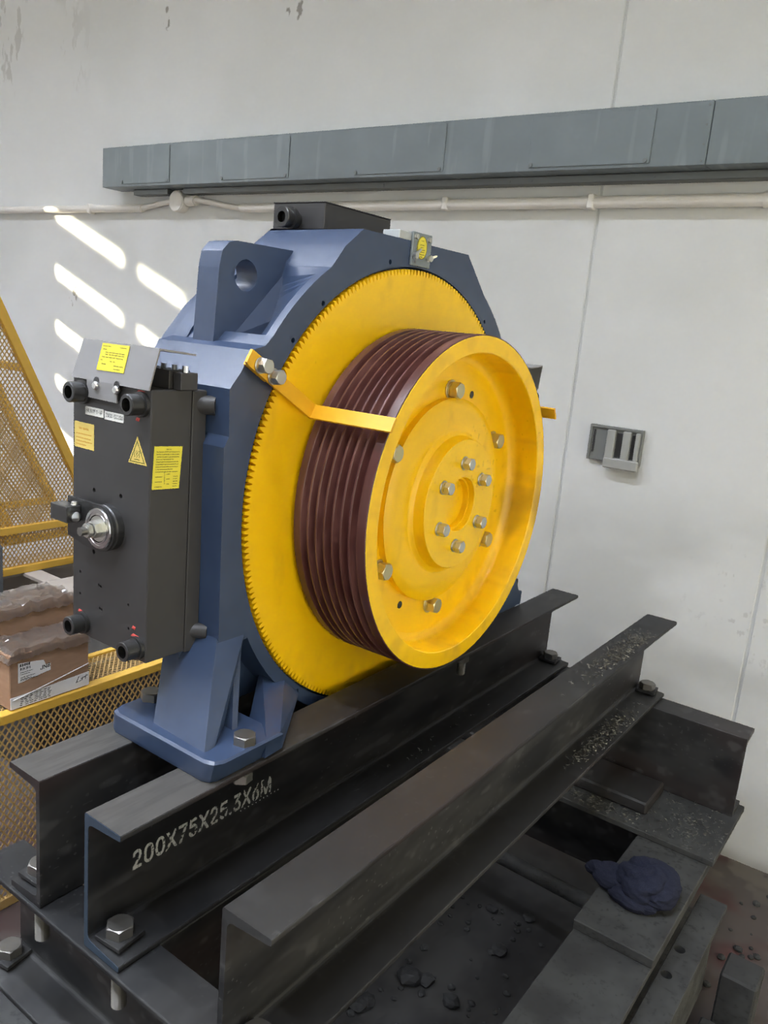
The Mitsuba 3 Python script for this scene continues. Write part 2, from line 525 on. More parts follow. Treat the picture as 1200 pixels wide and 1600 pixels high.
txt = text_poly('200X75X25.3X6M', .021)
x0_, y0_, x1_, y1_ = txt.bounds
txt = affinity.scale(affinity.translate(txt, -x0_, 0), .272 / (x1_ - x0_), 1.32, origin=(0, 0))
cuts = []
for i in range(60):                                     # stencil bridges and worn paint
    cx = i * .0047
    cuts.append(sbox(cx, -.01, cx + .0009, .04) if i % 2 == 0 else sbox(cx, .0125, cx + .006, .0143))
for _ in range(130):
    u = rng.uniform(.03, .275)
    cuts.append(Point(u, rng.uniform(-.002, .030)).buffer(rng.uniform(.0008, .0012 + .0032 * u / .27)))
txt = txt.difference(unary_union(cuts))
geoms = [g for g in getattr(txt, 'geoms', [txt]) if g.area > 4e-7]
dots_ = [Point(.205 + .0085 * i, -.0055 + rng.uniform(-.0006, .0006)).buffer(.0011) for i in range(11)]
st = cat(*[trimesh.creation.extrude_polygon(g, .0004, engine='earcut') for g in geoms + dots_])
st.vertices = st.vertices[:, [2, 0, 1]]
st.vertices += [.0086, .0685, -.1195]
put(chM + '__stencil_lettering', st, 'm_stencil', label='worn white stencilled size lettering', kind='stuff')

# base steelwork under the cross channels
bb = thing('bearing_beam', 'dusty flat steel bearing beam below the far cross channel, strewn with chips', 'steel beam')
put(bb + '__flange', cbox(-.35, .562, 1.13, 1.412, -.414, -.4005, b=.0015), 'm_dusty')
put(bb + '__web', cbox(-.35, .385, 1.262, 1.278, -.63, -.4145), 'm_steel')
put('packing_bar', cbox(-.2, .392, 1.195, 1.325, -.4, -.371, b=.004), 'm_steel', label='dark steel packing bar lying on the bearing beam before the far cross channel', category='packing bar')
for s, (xa, xb, lab) in enumerate(((.40, .55, 'grey dusty steel beam below the right channel, running under the navy rag'), (-.262, -.112, 'dark steel beam under the left end of the near cross channel'))):
    sb = thing('support_beam', lab, 'steel beam')
    zt = -.435 if s == 0 else -.4005
    put(sb + '__top_flange', cbox(xa, xb, -.25 if s else .1, 1.129 if s else 1.40, zt - .014, zt, b=.0015), 'm_dusty')
    xm = (xa + xb) / 2
    put(sb + '__web', cbox(xm - .006, xm + .006, -.25 if s else .1, 1.129 if s else 1.40, FLOOR + .014, zt - .0142), 'm_steel')
    put(sb + '__bottom_flange', cbox(xa, xb, -.25 if s else .1, 1.129 if s else 1.40, FLOOR, FLOOR + .0138), 'm_dusty')
put('packing_plate', cbox(.398, .552, .777, 1.22, -.4348, -.4145, b=.002), 'm_dusty', label='dusty steel packing plate on the right support beam, under the navy rag', category='steel plate')
# drilled side plate and floor-level pieces at the right
sp = cbox_m(.551, .606, .52, 1.12, -.492, -.476, b=.0015)
for yy in (.835, .918):
    sp -= mf(cyl([.566, yy, -.6], [.566, yy, -.3], .0105, 20))
sp = sp + cbox_m(.598, .606, .52, 1.0, -.60, -.488)
put('drilled_side_plate', tm(sp), 'm_dusty', label='dusty steel angle with two drilled holes beside the right support beam', category='steel plate')
put('steel_block', cbox(.63, .70, 1.02, 1.10, FLOOR, -.56, b=.004), 'm_dusty', label='small dusty steel block on the floor right of the drilled angle', category='block')
put('floor_plate', cbox(.615, .80, .70, 1.0, FLOOR, -.655, b=.004), 'm_dusty', label='flat dark plate on the floor at the lower right corner', category='steel plate')
put('round_bar', cyl([-.30, 1.075, -.575], [.395, 1.03, -.56], .017, 16), 'm_dusty', smooth=40, label='dusty round bar lying across the dark pit below the right channel', category='bar')

# loose rubble
def blob_rock(c, s, seed):
    m = trimesh.creation.icosphere(subdivisions=1)
    m.vertices *= (.7 + .6 * meshkit.noise(m.vertices * 1.7 + seed, seed))[:, None] * s
    m.vertices += c
    return m


rub = []
for i in range(170):
    x, y = rng.uniform(-.1, .38), rng.uniform(.25, 1.1)
    s = rng.uniform(.003, .010) if rng.random() < .9 else rng.uniform(.015, .03)
    rub.append(blob_rock([x, y, FLOOR + s * .35], np.array([s, s * rng.uniform(.7, 1.2), s * .6]), i))
for i in range(110):
    x, y = rng.uniform(.58, 1.0), rng.uniform(1.12, 1.69)
    s = rng.uniform(.003, .011)
    rub.append(blob_rock([x, y, FLOOR + s * .35], np.array([s, s, s * .6]), 400 + i))
put('rubble', cat(*rub), 'm_dusty', label='crumbled concrete and grit scattered on the floor below the beams', category='rubble', kind='stuff')


# swarf
def swarf(n, cx, cy, z, sx, sy, clip):
    V, F = [], []
    while n:
        x, y = rng.normal(cx, sx), rng.normal(cy, sy)
        if not (clip[0] < x < clip[1] and clip[2] < y < clip[3]):
            continue
        n -= 1
        a0, r = rng.uniform(0, 6.28), rng.uniform(.0018, .0045)
        tilt, w, turn = rng.uniform(0, 6.28), rng.uniform(.0008, .002), rng.uniform(1.2, 3.6)
        hgt = rng.uniform(.0005, .004)
        base = len(V)
        k = 5
        for i in range(k):
            a = a0 + turn * i / (k - 1)
            px, py, pz = x + r * math.cos(a), y + r * math.sin(a), z + .0006 + hgt * i / (k - 1)
            V += [(px, py, pz), (px + w * .3 * math.cos(tilt), py + w * .3 * math.sin(tilt), pz + w)]
        for i in range(k - 1):
            q = base + 2 * i
            F += [[q, q + 2, q + 3], [q, q + 3, q + 1]]
    return trimesh.Trimesh(V, F, process=False)


CL3 = (X3 + .004, X3 + .071)
put('metal_chips', swarf(420, X3 + .048, 1.12, 0, .016, .09, (*CL3, .78, 1.30)), 'm_swarf', label='bright metal chips piled on the top flange of the nearest channel', category='metal chips', kind='stuff')
put('metal_chips', swarf(340, X3 + .046, 1.09, -.1895, .012, .09, (X3 + .022, X3 + .070, .85, 1.33)), 'm_swarf', label='metal chips scattered on the bottom flange of the nearest channel', category='metal chips', kind='stuff')
put('metal_chips', cat(swarf(190, .30, 1.165, -.4, .10, .02, (.08, .39, 1.135, 1.19)), swarf(230, .48, 1.22, -.4, .05, .06, (.396, .557, 1.135, 1.335))), 'm_swarf', label='metal chips strewn along the bearing beam before the wall', category='metal chips', kind='stuff')
put('metal_chips', swarf(22, .046, .80, -.1895, .01, .12, (.022, .070, .5, 1.05)), 'm_swarf', label='few metal chips on the bottom flange of the stencilled channel', category='metal chips', kind='stuff')

# rag
def rag():
    def lump(c, r, seed, twist):
        m = trimesh.creation.icosphere(subdivisions=5)
        v = m.vertices.copy()
        ang = np.arctan2(v[:, 1], v[:, 0])
        rad = np.hypot(v[:, 0], v[:, 1])
        ridge = np.abs(np.sin(2.5 * ang + twist * rad + 2.2 * meshkit.fbm(v * 1.6 + seed, 3, seed)))
        fine = meshkit.fbm(v * 4.2 + 3 * seed, 4, seed + 1)
        s_ = 1 + .13 * (ridge ** .6 - .6) + .20 * (fine - .5)
        m.vertices = v * s_[:, None] * np.array(r) + np.array(c)
        m.vertices[:, 2] = np.maximum(m.vertices[:, 2], 0)
        return mf(m)
    b = lump((.014, 0, .030), (.060, .062, .040), 2, 5.0)
    b += lump((-.048, -.008, .014), (.050, .036, .021), 5, 2.0)
    b += lump((-.085, .004, .008), (.030, .022, .013), 8, 1.0)
    b += lump((.0, -.045, .012), (.045, .026, .018), 11, 1.0)
    t = tm(b)
    t.vertices += [.470, .938, -.4143]
    return t


put('rag', rag(), 'm_cloth', smooth=60, label='crumpled navy blue cloth rag on the packing plate', category='rag')

# =================================================================== TRACTION MACHINE
M = thing('traction_machine', 'dark blue gearless lift machine with yellow grooved sheave and toothed disc on steel channels', 'lift machine')
AY, AZ = .6865, .3426


def arc(r, a0, a1, n=24):
    return [(AY + r * math.cos(math.radians(a)), AZ + r * math.sin(math.radians(a))) for a in np.linspace(a0, a1, n)]


side_l = [(.3276, .6127), (.3128, .598), (.285, .591), (.267, .560), (.2465, .536), (.249, .468), (.2405, .4526), (.2465, .152), (.305, .146)]
front = arc(.449, 57, 38, 8) + [(1.373 - y, z) for y, z in side_l[1:]] + arc(.427, -27, -153, 60) + side_l[::-1] + arc(.449, 143, 122, 12)
front = Polygon(front + [(.478, .758), (.5207, .790), (.8523, .790)]).buffer(0)
yoke = mf(ext_x(front, -.235, -.03))
# the belly between the feet is only as wide as the gap between the channels
yoke -= cbox_m(-.6, -.0955, .2, 1.2, -.3, .002) + cbox_m(-.0045, .2, .2, 1.2, -.3, .002)
# recess behind the toothed disc
yoke -= mf(rev_x([(-.055, 0), (-.055, .4045), (.1, .4045), (.1, 0)], AY, AZ, 180))
# scoop between the front plate and the lifting lug
for sgn in (0, 1):
    As = np.arange(116, 151, 1.5)
    V, F = [], []
    for a in As:                                             # each row: inner back, inner front, outer front, outer back
        k = min(1.0, max(0.0, (a - 116) / 20.0))
        k = k * k * (3 - 2 * k)
        f = min(1.0, (a - 116) / 9.0)
        for r, x in ((.476 * (1 - f) + .4485 * f - .0605 * k, -.135), (.476 * (1 - f) + .4485 * f, -.045), (.75, -.045), (.75, -.135)):
            V.append((x, AY + r * math.cos(math.radians(a)), AZ + r * math.sin(math.radians(a))))
    n = len(As)
    for q in range(n - 1):
        for c in range(4):
            d = (c + 1) % 4
            F += [[4 * q + c, 4 * q + d, 4 * q + 4 + d], [4 * q + c, 4 * q + 4 + d, 4 * q + 4 + c]]
    F += [[0, 2, 1], [0, 3, 2], [4 * n - 4, 4 * n - 3, 4 * n - 2], [4 * n - 4, 4 * n - 2, 4 * n - 1]]
    t_ = trimesh.Trimesh(V, F, process=False)
    if t_.volume < 0:
        t_.invert()
    cut = mf(t_)
    cut -= mf(ext_x(Polygon(side_l + [(.5, .146), (.5, .598)]), -.3, .1))
    if sgn:
        cut = mf(mirror_y(tm(cut)))
    yoke -= cut
# tapped holes in the face
for y, z in ((.4339, .6672), (.3706, .608), (.9434, .6688), (.4346, .0139), (.60, .748)):
    yoke -= mf(cyl([-.05, y, z], [0, y, z], .0042, 12))
bell = mf(rev_x([(-.30, 0), (-.30, .418), (-.292, .430), (-.27, .432), (-.268, .440), (-.24, .444), (-.238, .452), (-.20, .455), (-.20, 0)], AY, AZ, 40))
bell -= cbox_m(-.6, .2, .2, .70, -.3, .15) + cbox_m(-.6, .2, .9, 1.2, -.3, .15)
bell -= cbox_m(-.6, -.0955, .2, 1.2, -.3, .003)
put(M + '__housing', tm(yoke + bell), 'm_blue', smooth=28)


def foot():
    def ring(z, x0, x1, y0, y1, c):
        return [(x0 + c, y0, z), (x1 - c, y0, z), (x1, y0 + c, z), (x1, y1, z), (x0, y1, z), (x0, y0 + c, z), (x1 - c * .3, y0 + c * .3, z), (x0 + c * .3, y0 + c * .3, z)]
    f = hull(ring(0, -.159, .067, .149, .285, .016) + ring(.006, -.16, .071, .1475, .287, .018) + ring(.031, -.1585, .078, .1465, .285, .02) + ring(.0345, -.155, .075, .150, .28, .02))
    # column up to the caliper bracket
    f += hull([(-.068, .157, .02), (.050, .152, .02), (.048, .168, .02), (-.09, .30, .02), (-.01, .25, .02),
               (-.150, .250, .16), (-.0335, .246, .16), (-.0335, .305, .16), (-.150, .32, .16)])
    # sloping web from the foot end up to the ring
    f += hull([(.078, .246, .006), (.075, .287, .006), (.02, .30, .006), (.02, .262, .006), (.076, .25, .034), (.072, .284, .033),
               (-.034, .405, .045), (-.034, .446, .006), (-.085, .45, .006), (-.085, .40, .06)])
    # pocket back wall
    f += hull([(-.088, .22, .01), (-.088, .22, .30), (-.088, .46, .008), (-.088, .40, .20), (-.12, .26, .01), (-.12, .26, .30), (-.12, .46, .008), (-.12, .40, .20)])
    # inner web beside the column
    f += hull([(.030, .225, .02), (.030, .235, .02), (-.05, .30, .15), (-.05, .315, .15), (-.09, .235, .02), (-.09, .315, .15)])
    f += hull([(-.157, .32, .003), (-.157, .28, .003), (-.10, .28, .003), (-.157, .45, .003), (-.10, .45, .003),
               (-.157, .45, .1), (-.10, .45, .1), (-.157, .33, .1), (-.10, .30, .15)])
    t = tm(f); t.vertices[:, 2] += .0006
    return t


F1 = foot()
put(M + '__foot', F1, 'm_blue', smooth=25)
put(M + '__foot', tm(mf(mirror_y(F1)) - cbox_m(.0005, .3, 1.02, 1.5, -.1, .5)), 'm_blue', smooth=25)
for i, (x, y) in enumerate(((.059, .222), (-.142, .214), (-.142, 1.159))):
    put(M + '__foot_bolt', BOLT_FOOT, None, to_world=on_z(x, y, .0345, 15 + 20 * i))
put(M + '__foot_nut', bolt_mesh(.028, .014), 'm_zinc', to_world=on_z(.057, .222, -.0265, 40))


def lug():
    p = Polygon([(.3035, .585), (.3105, .705), (.3155, .73), (.329, .744), (.345, .7475), (.4788, .7483), (.56, .72), (.50, .56)])
    p = p.buffer(-.006, quad_segs=4).buffer(.006, quad_segs=4).difference(Point(.366, .6985).buffer(.024, quad_segs=16))
    m = mf(ext_x(p, -.178, -.132))
    # the flank runs out into the front plate
    m += hull([(-.135, .33, .60), (-.135, .47, .735), (-.135, .50, .62), (-.150, .33, .60), (-.150, .47, .735), (-.15, .5, .62), (-.115, .42, .60), (-.10, .47, .66)]) - mf(cyl([-.3, .366, .6985], [.1, .366, .6985], .024, 32))
    return tm(m)


LG = lug()
put(M + '__lifting_lug', LG, 'm_blue', smooth=25)
put(M + '__lifting_lug', mirror_y(LG), 'm_blue', smooth=25)

# toothed disc
N = 252
pts = []
for k in range(N):
    a = 2 * math.pi * k / N
    d = 2 * math.pi / N
    for f, r in ((0, .4006), (.36, .4006), (.64, .3912), (.72, .3912)):
        pts.append((AY + r * math.cos(a + f * d), AZ + r * math.sin(a + f * d)))
disc = Polygon(pts).difference(Point(AY, AZ).buffer(.12, quad_segs=24))
put(M + '__toothed_disc', ext_x(disc, -.0405, -.0277), 'm_yellow', label='yellow toothed disc')

# sheave
SH = M + '__sheave'
XF = .1245
fil = [(.062 + .020 * (1 - math.cos(t)), .249 + .020 * math.sin(t)) for t in np.linspace(0, math.pi / 2, 8)]
body = [(-.0265, .10), (-.0265, .284), (XF - .001, .284), (XF - .001, .2985), (XF, .2975), (XF, .2705), (XF - .0015, .269)] + fil[::-1] + [(.062, .17), (.03, .17), (.03, .10)]
put(SH, rev_x(body, AY, AZ, 160), 'm_yellow', smooth=30, label='yellow rope sheave with a reddish brown grooved rim')
g = [(-.022, .2842), (-.022, .297), (-.020, .300), (-.009, .300)]
n_g, x_a, x_b = 7, -.008, .1085
pit = (x_b - x_a) / n_g
for i in range(n_g):
    c = x_a + pit * (i + .5)
    g += [(c - pit * .42, .2995), (c - pit * .38, .2988), (c - pit * .20, .2905), (c - pit * .1, .2885), (c + pit * .1, .2885), (c + pit * .20, .2905), (c + pit * .38, .2988), (c + pit * .42, .2995)]
g += [(.110, .300), (XF - .0012, .300), (XF - .0006, .2988), (XF - .0012, .2842)]
put(SH + '__rope_groove_rim', rev_x(g, AY, AZ, 200), 'm_groove', smooth=20, label='reddish brown rim with seven rope grooves')
cc = [(.0835 + .0145 * math.sin(t), .131 - .0143 * (1 - math.cos(t)) / 1.0) for t in np.linspace(0, math.pi / 2, 6)]
hub = [(.050, 0), (.050, .1865), (.0745, .1865), (.0835, .169), (.0835, .134), (.0845, .128), (.089, .122), (.098, .1185), (.107, .1175), (.108, .1165), (.108, .0500), (.107, .0490), (.0965, .0490), (.0965, .0444), (.086, .0444), (.086, 0)]
put(SH + '__hub', rev_x(hub, AY, AZ, 140), 'm_yellow', smooth=30)
put(SH + '__shaft_key', cat(cyl([.085, AY - .026, AZ + .006], [.089, AY - .026, AZ + .006], .0115, 20), cyl([.085, AY - .026, AZ - .020], [.088, AY - .026, AZ - .020], .006, 16)), 'm_yellow', smooth=30)
for a in (90, 30, -30, -90, -150, 150):
    y, z = AY + .200 * math.cos(math.radians(a)), AZ + .200 * math.sin(math.radians(a))
    put(SH + '__bolt', BOLT_BIG, None, to_world=on_x(.062, y, z, a * .7 + 11))
for a in (92, 32, -32, -95, -152, 150):
    y, z = AY + .0755 * math.cos(math.radians(a)), AZ + .0755 * math.sin(math.radians(a))
    put(SH + '__hub_bolt', BOLT_HUB, None, to_world=on_x(.108, y, z, a * .9))
hl = []
for a in (68, -118):
    y, z = AY + .205 * math.cos(math.radians(a)), AZ + .205 * math.sin(math.radians(a))
    hl.append(rev([(0, 0), (.0068, 0), (.0068, .0008), (0, .0008)], 16).apply_transform(np.array(on_x(.0618, y, z).matrix).reshape(4, 4)))
put(SH + '__tapped_hole', hl[0], 'm_black_satin')
put(SH + '__tapped_hole', hl[1], 'm_black_satin')

# rope guards: a flat bar bolted to the front plate, bent along the rim
GA = math.radians(150.3)
rad, tan_ = np.array([0, math.cos(GA), math.sin(GA)]), np.array([0, -math.sin(GA), math.cos(GA)])


def gpt(x, r, t):
    return np.array([x, AY, AZ]) + rad * r + tan_ * t


def guard():
    w = .0115
    arm = hull([gpt(x, r, t) for x in (-.017, -.012) for r, t in ((.486, -w), (.486, w * .8), (.480, w), (.318, w), (.318, -w))])
    bar = hull([gpt(x, r, t) for x in (-.017, .1425) for r in (.318, .323) for t in (-w, w)])
    pad = hull([gpt(x, r, t) for x in (-.03, -.017) for r, t in ((.475, -.008), (.475, .008), (.425, .008), (.425, -.008))])
    return tm(arm + bar + pad)


for s in (0, 1):
    k = put(M + '__rope_guard', guard() if s == 0 else mirror_y(guard()), 'm_guard_yellow', label='yellow flat bar rope guard')
    for r, xx in ((.461, 0), (.430, 1)):
        c = gpt(-.012, r, .0)
        put(k + '__bolt', BOLT_GUARD, None, to_world=on_x(-.012, c[1] if s == 0 else 1.373 - c[1], c[2], 20 + 17 * xx))

# brake calipers
XC0, XC1, YC0, YC1, ZC0, ZC1 = -.2545, -.0747, .148, .2455, .1325, .530


def caliper(s):
    def mir(t):
        if s == 0:
            return t
        t = mirror_y(t)
        t.vertices[:, 0] += .048
        return t
    c = M + ('__brake_caliper' if s == 0 else '__brake_caliper_001')
    body = cbox_m(XC0, XC1, YC0, .2185, ZC0 + .003, ZC1, b=.0015)
    for x, z, r in ((-.2015, .369, .0036), (-.138, .372, .0036), (-.201, .275, .0036), (-.235, .235, .0025), (-.183, .225, .0022), (-.188, .226, .0022), (-.185, .190, .0022), (-.18, .189, .0022), (-.117, .214, .0022), (-.115, .178, .0022), (-.235, .200, .0022)):
        body -= mf(cyl([x, .13, z], [x, .16, z], r, 12))
    put(c, mir(tm(body)), 'm_black', label='black brake caliper' + (' with yellow labels' if s == 0 else ''))
    put(c + '__rear_plate', mir(cbox(XC0, XC1 + .0005, .2195, YC1, ZC0, ZC1 - .001, b=.0015)), 'm_black')
    # bracket bosses towards the housing
    put(c + '__mounting_boss', mir(cyl([-.085, .236, .508], [-.062, .252, .508], .014, 18)), 'm_black', smooth=30)
    put(c + '__mounting_boss', mir(cyl([-.085, .236, .163], [-.060, .252, .163], .012, 18)), 'm_black', smooth=30)
    # cover sheet, leaning back
    A = [(-.2504, .1428, .530), (-.075, .1428, .529), (-.236, .1525, .586), (-.066, .1525, .586)]
    pts_ = [np.array(p) for p in A] + [np.array(p) + [0, .0025, 0] for p in A]
    cov = hull(pts_) + hull([(-.2135, .1428, .530), (-.1435, .1428, .530), (-.2135, .1428, .505), (-.1435, .1428, .504), (-.2135, .1450, .530), (-.1435, .1450, .530), (-.2135, .1450, .505), (-.1435, .1450, .504)])
    cov += hull([(-.236, .1525, .586), (-.066, .1525, .586), (-.236, .215, .580), (-.066, .215, .580), (-.236, .1525, .5835), (-.066, .1525, .5835), (-.236, .215, .5775), (-.066, .215, .5775)])
    put(c + '__cover', mir(tm(cov)), 'm_grey_sheet', label='grey sheet metal cover')
    put(c + '__terminal_block', mir(cat(cbox(-.20, -.085, .185, .222, ZC1, ZC1 + .026, b=.001), cbox(-.083, -.066, .19, .22, ZC1, ZC1 + .024, b=.001))), 'm_black')
    for bx in (-.118, -.094, -.072):
        put(c + '__terminal_screw', mir(cyl([bx, .202, ZC1 + .024], [bx, .202, ZC1 + .033], .0045, 10)), 'm_chrome', smooth=30)
    # spacer sleeves
    for x, z in ((-.2265, .5105), (-.094, .5085), (-.2265, .1555), (-.094, .155)):
        prof = [(.0092, 0), (.0135, 0), (.0147, .0012), (.0147, .018), (.0140, .019), (.0140, .0205), (.0175, .021), (.0175, .027), (0, .027), (0, .012), (.0092, .012)]
        sl = cyc(rev(prof, 32), 2)
        if sl.volume < 0:
            sl.invert()
        sl.vertices += [x, .1215, z]
        k = put(c + '__sleeve', mir(sl), 'm_black_satin', smooth=30)
    for x, z, w in ((-.0985, .5245, .010), (-.10, .171, .010), (-.103, .183, .005), (-.235, .172, .006), (-.075 - .028, .487, .005)):
        put(c + '__paint_mark', mir(tm(hull([(x - w, .1478, z - .002), (x + w * .6, .1478, z - .003), (x + w, .1478, z + .002), (x - w * .4, .1478, z + .003), (x, .1465, z), (x + w * .3, .1465, z)]))), 'm_red', label='red paint mark')
    if s:
        return
    for x, z in ((-.1895, .5235), (-.1425, .5225)):
        put(c + '__cover_screw', cyc(rev([(0, 0), (.0062, 0), (.0062, .003), (.0045, .0052), (0, .0052)], 16), 2).apply_transform(trimesh.transformations.reflection_matrix([0, 0, 0], [0, 1, 0])).apply_translation([x, .1428, z]), 'm_chrome', smooth=30)
        put(c + '__cover_slot', cyl([x - .001, .1424, z + .006], [x - .001, .1435, z + .006], .0062, 18), 'm_black_satin')
    # release boss: bracket, ring, nut, shaft
    bx, bz = -.162, .322
    br = Polygon([(bx - .078, bz - .026), (bx - .078, bz + .034), (bx, bz + .034), (bx, bz - .034), (bx - .03, bz - .034)]).union(Point(bx, bz).buffer(.034, quad_segs=16))
    t = trimesh.creation.extrude_polygon(br, .0045, engine='earcut'); t.vertices = t.vertices[:, [0, 2, 1]]; t.invert(); t.vertices[:, 1] += .130
    put(c + '__switch_bracket', t, 'm_black_satin', smooth=30)

    def yrev(prof, x, y, z, n=36):
        m = trimesh.creation.revolve(np.array(prof), sections=n)
        m.vertices = np.c_[m.vertices[:, 0], -m.vertices[:, 2], m.vertices[:, 1]]
        if m.volume < 0:
            m.invert()
        m.vertices += [x, y, z]
        return m
    put(c + '__release_boss', yrev([(0, 0), (.034, 0), (.034, .010), (.031, .0135), (0, .0135)], bx, .148, bz), 'm_black_satin', smooth=30)
    put(c + '__retaining_ring', yrev([(.020, 0), (.029, 0), (.030, .002), (.029, .004), (.0245, .004), (.0245, .0028), (.022, .0028), (.022, .004), (.020, .004)], bx, .1302, bz), 'm_chrome', smooth=30)
    put(c + '__washer', yrev([(0, 0), (.019, 0), (.019, .003), (0, .003)], bx, .130, bz), 'm_zinc', smooth=30)
    put(c + '__nut', cat(tm(hex_man(.022, .011)), tm(hex_man(.019, .006).translate([0, 0, .0135]))), 'm_zinc', to_world=on_ny(bx, .127, bz, 10))
    put(c + '__shaft', cyl([bx, .13, bz], [bx, .098, bz], .0062, 16), 'm_dark_bolt', smooth=30)
    put(c + '__shaft_collar', cyl([bx, .112, bz], [bx, .1075, bz], .0095, 20), 'm_zinc', smooth=30)
    put(c + '__micro_switch', tm(cbox_m(-.247, -.206, .106, .129, .3235, .3475, b=.0008) + cbox_m(-.253, -.246, .11, .125, .329, .337)), 'm_black_satin')
    put(c + '__switch_bush', cyl([-.2075, .118, .333], [-.200, .118, .333], .0075, 20), 'm_chrome', smooth=30)
    put(c + '__switch_screw', BOLT_SMALL, None, to_world=on_z(-.214, .124, .3475))

    # stickers
    def sticker(key, pts2, mat, y=.148, t=.0007, label=None):
        pp = [np.array((x, y, z)) for x, z in pts2] + [np.array((x, y - t, z)) for x, z in pts2]
        return put(c + '__' + key, tm(hull(pp)), mat, label=label)

    def lines(key, rows, mat='m_print', y=.1472):
        """printed rows (x0, x1, z, height) on a face that looks along -y."""
        put(c + '__' + key, cat(*[cbox(a, b, y - .0002, y, z - h / 2, z + h / 2) for a, b, z, h in rows]), mat, kind='stuff')

    def tilt(x, z):                                          # on the leaning cover
        return np.array([x, .1428 + (z - .53) * .0097 / .056 - .0004, z])
    q = [(-.1885, .5835), (-.1275, .5838), (-.1320, .5465), (-.1935, .5455)]
    put(c + '__rating_sticker', tm(hull([tilt(*p) for p in q] + [tilt(*p) - [0, .0006, 0] for p in q])), 'm_label_yellow', label='yellow rating sticker')
    rows = []
    for i, (u0, u1) in enumerate(((.05, .35), (.68, .92), (.08, .22), (.2, .92), (.2, .92), (.1, .9), (.08, .16), (.42, .5), (.55, .62), (.15, .3), (.6, .95), (.62, .85))):
        v = (.90, .90, .78, .68, .60, .50, .38, .36, .36, .24, .22, .1)[i]
        e = lambda u: (1 - v) * (-.1935 + .0615 * u) + v * (-.1885 + .061 * u)
        z = .546 + .0375 * v
        for k in range(6):
            a = u0 + (u1 - u0) * k / 6
            rows.append([tilt(e(a + dx), z + dz) - [0, .0007 + dd, 0] for dx in (0, (u1 - u0) / 6 * .8) for dz in (-.0005, .0005) for dd in (0, .0002)])
    put(c + '__rating_print', cat(*[tm(hull(r)) for r in rows]), 'm_print', kind='stuff')
    sticker('serial_label', [(-.223, .4905), (-.180, .4905), (-.180, .4785), (-.223, .4785)], 'm_label_white', label='small white serial label')
    sticker('serial_label', [(-.177, .4893), (-.134, .4893), (-.134, .4773), (-.177, .4773)], 'm_label_white', label='small white serial label')
    for tx, x, z in (('ER 200P 1-4P', -.2213, .4822), ('2000-SC100', -.1745, .4810)):
        m = meshkit.text_mesh(tx, .0056, .0002)
        m.vertices[:, 0] *= .0385 / (m.vertices[:, 0].max() - m.vertices[:, 0].min())
        m.vertices = np.c_[m.vertices[:, 0] + x, .1473 - m.vertices[:, 2], m.vertices[:, 1] + z]
        put(c + '__serial_lettering', m, 'm_ink', kind='stuff')
    sticker('caution_sticker', [(-.2495, .4655), (-.2025, .4655), (-.2022, .4275), (-.2495, .4275)], 'm_label_faded', label='faded yellow caution sticker')
    lines('caution_print', [(-.2385, -.231, .4565, .003), (-.229, -.2145, .4565, .003)] + [(-.2455, -.2455 + w, z, .0016) for w, z in ((.038, .4485), (.036, .4425), (.039, .4375), (.025, .4325))], 'm_label_yellow' if False else 'm_cage')
    sticker('hot_surface_sign', [(-.1025, .4635), (-.0815, .4255), (-.1215, .4245)], 'm_label_faded', label='yellow triangular hot surface sign')
    tri_o = Polygon([(-.1022, .4585), (-.0845, .4272), (-.1185, .4265)])
    t = trimesh.creation.extrude_polygon(tri_o.difference(tri_o.buffer(-.0016)), .0003, engine='earcut')
    t.vertices = np.c_[t.vertices[:, 0], .1473 - t.vertices[:, 2], t.vertices[:, 1]]
    waves = []
    for x in (-.1075, -.1025, -.0975):
        w = LineString([(x + .0009 * math.sin(i * 1.3), .4345 + .0011 * i) for i in range(9)]).buffer(.0005)
        a = trimesh.creation.extrude_polygon(w, .0003, engine='earcut'); a.vertices = np.c_[a.vertices[:, 0], .1473 - a.vertices[:, 2], a.vertices[:, 1]]
        waves.append(a)
    put(c + '__hot_surface_symbol', cat(t, *waves, cbox(-.1085, -.0965, .1470, .1473, .4305, .4318)), 'm_print', kind='stuff')
    # big instruction sticker on the face towards +x
    q = [(.1545, .4535), (.2030, .4505), (.1985, .3905), (.1515, .3930)]
    put(c + '__instruction_sticker', tm(hull([(XC1 + dx, y, z) for dx in (0, .0007) for y, z in q])), 'm_label_yellow', label='yellow instruction sticker')
    rows = []
    for i in range(16):
        v = .93 - i * .058
        u0, u1 = (.42, .6) if i == 0 else ((.08, .9) if i < 10 else ((.08, .34) if i % 2 else (.5, .62)))
        if i in (4, 8):
            u1 = .7
        y_ = lambda u: (1 - v) * (.1515 + .047 * u) + v * (.1545 + .0485 * u)
        z_ = lambda u: (1 - v) * (.393 - .0025 * u) + v * (.4535 - .003 * u)
        rows.append(hull([(XC1 + .0007 + d, y_(u), z_(u) + h) for d in (0, .0002) for u in (u0, u1) for h in (-.0005, .0005)]))
        if i > 10:
            rows.append(hull([(XC1 + .0007 + d, y_(u), z_(u) + h) for d in (0, .0002) for u in (.74, .92) for h in (-.0004, .0004)]))
    rows.append(hull([(XC1 + .0007 + d, y, z) for d in (0, .0002) for y in (.172, .1728) for z in (.399, .416)]))
    put(c + '__instruction_print', cat(*[tm(r) for r in rows]), 'm_print', kind='stuff')


caliper(0)
caliper(1)

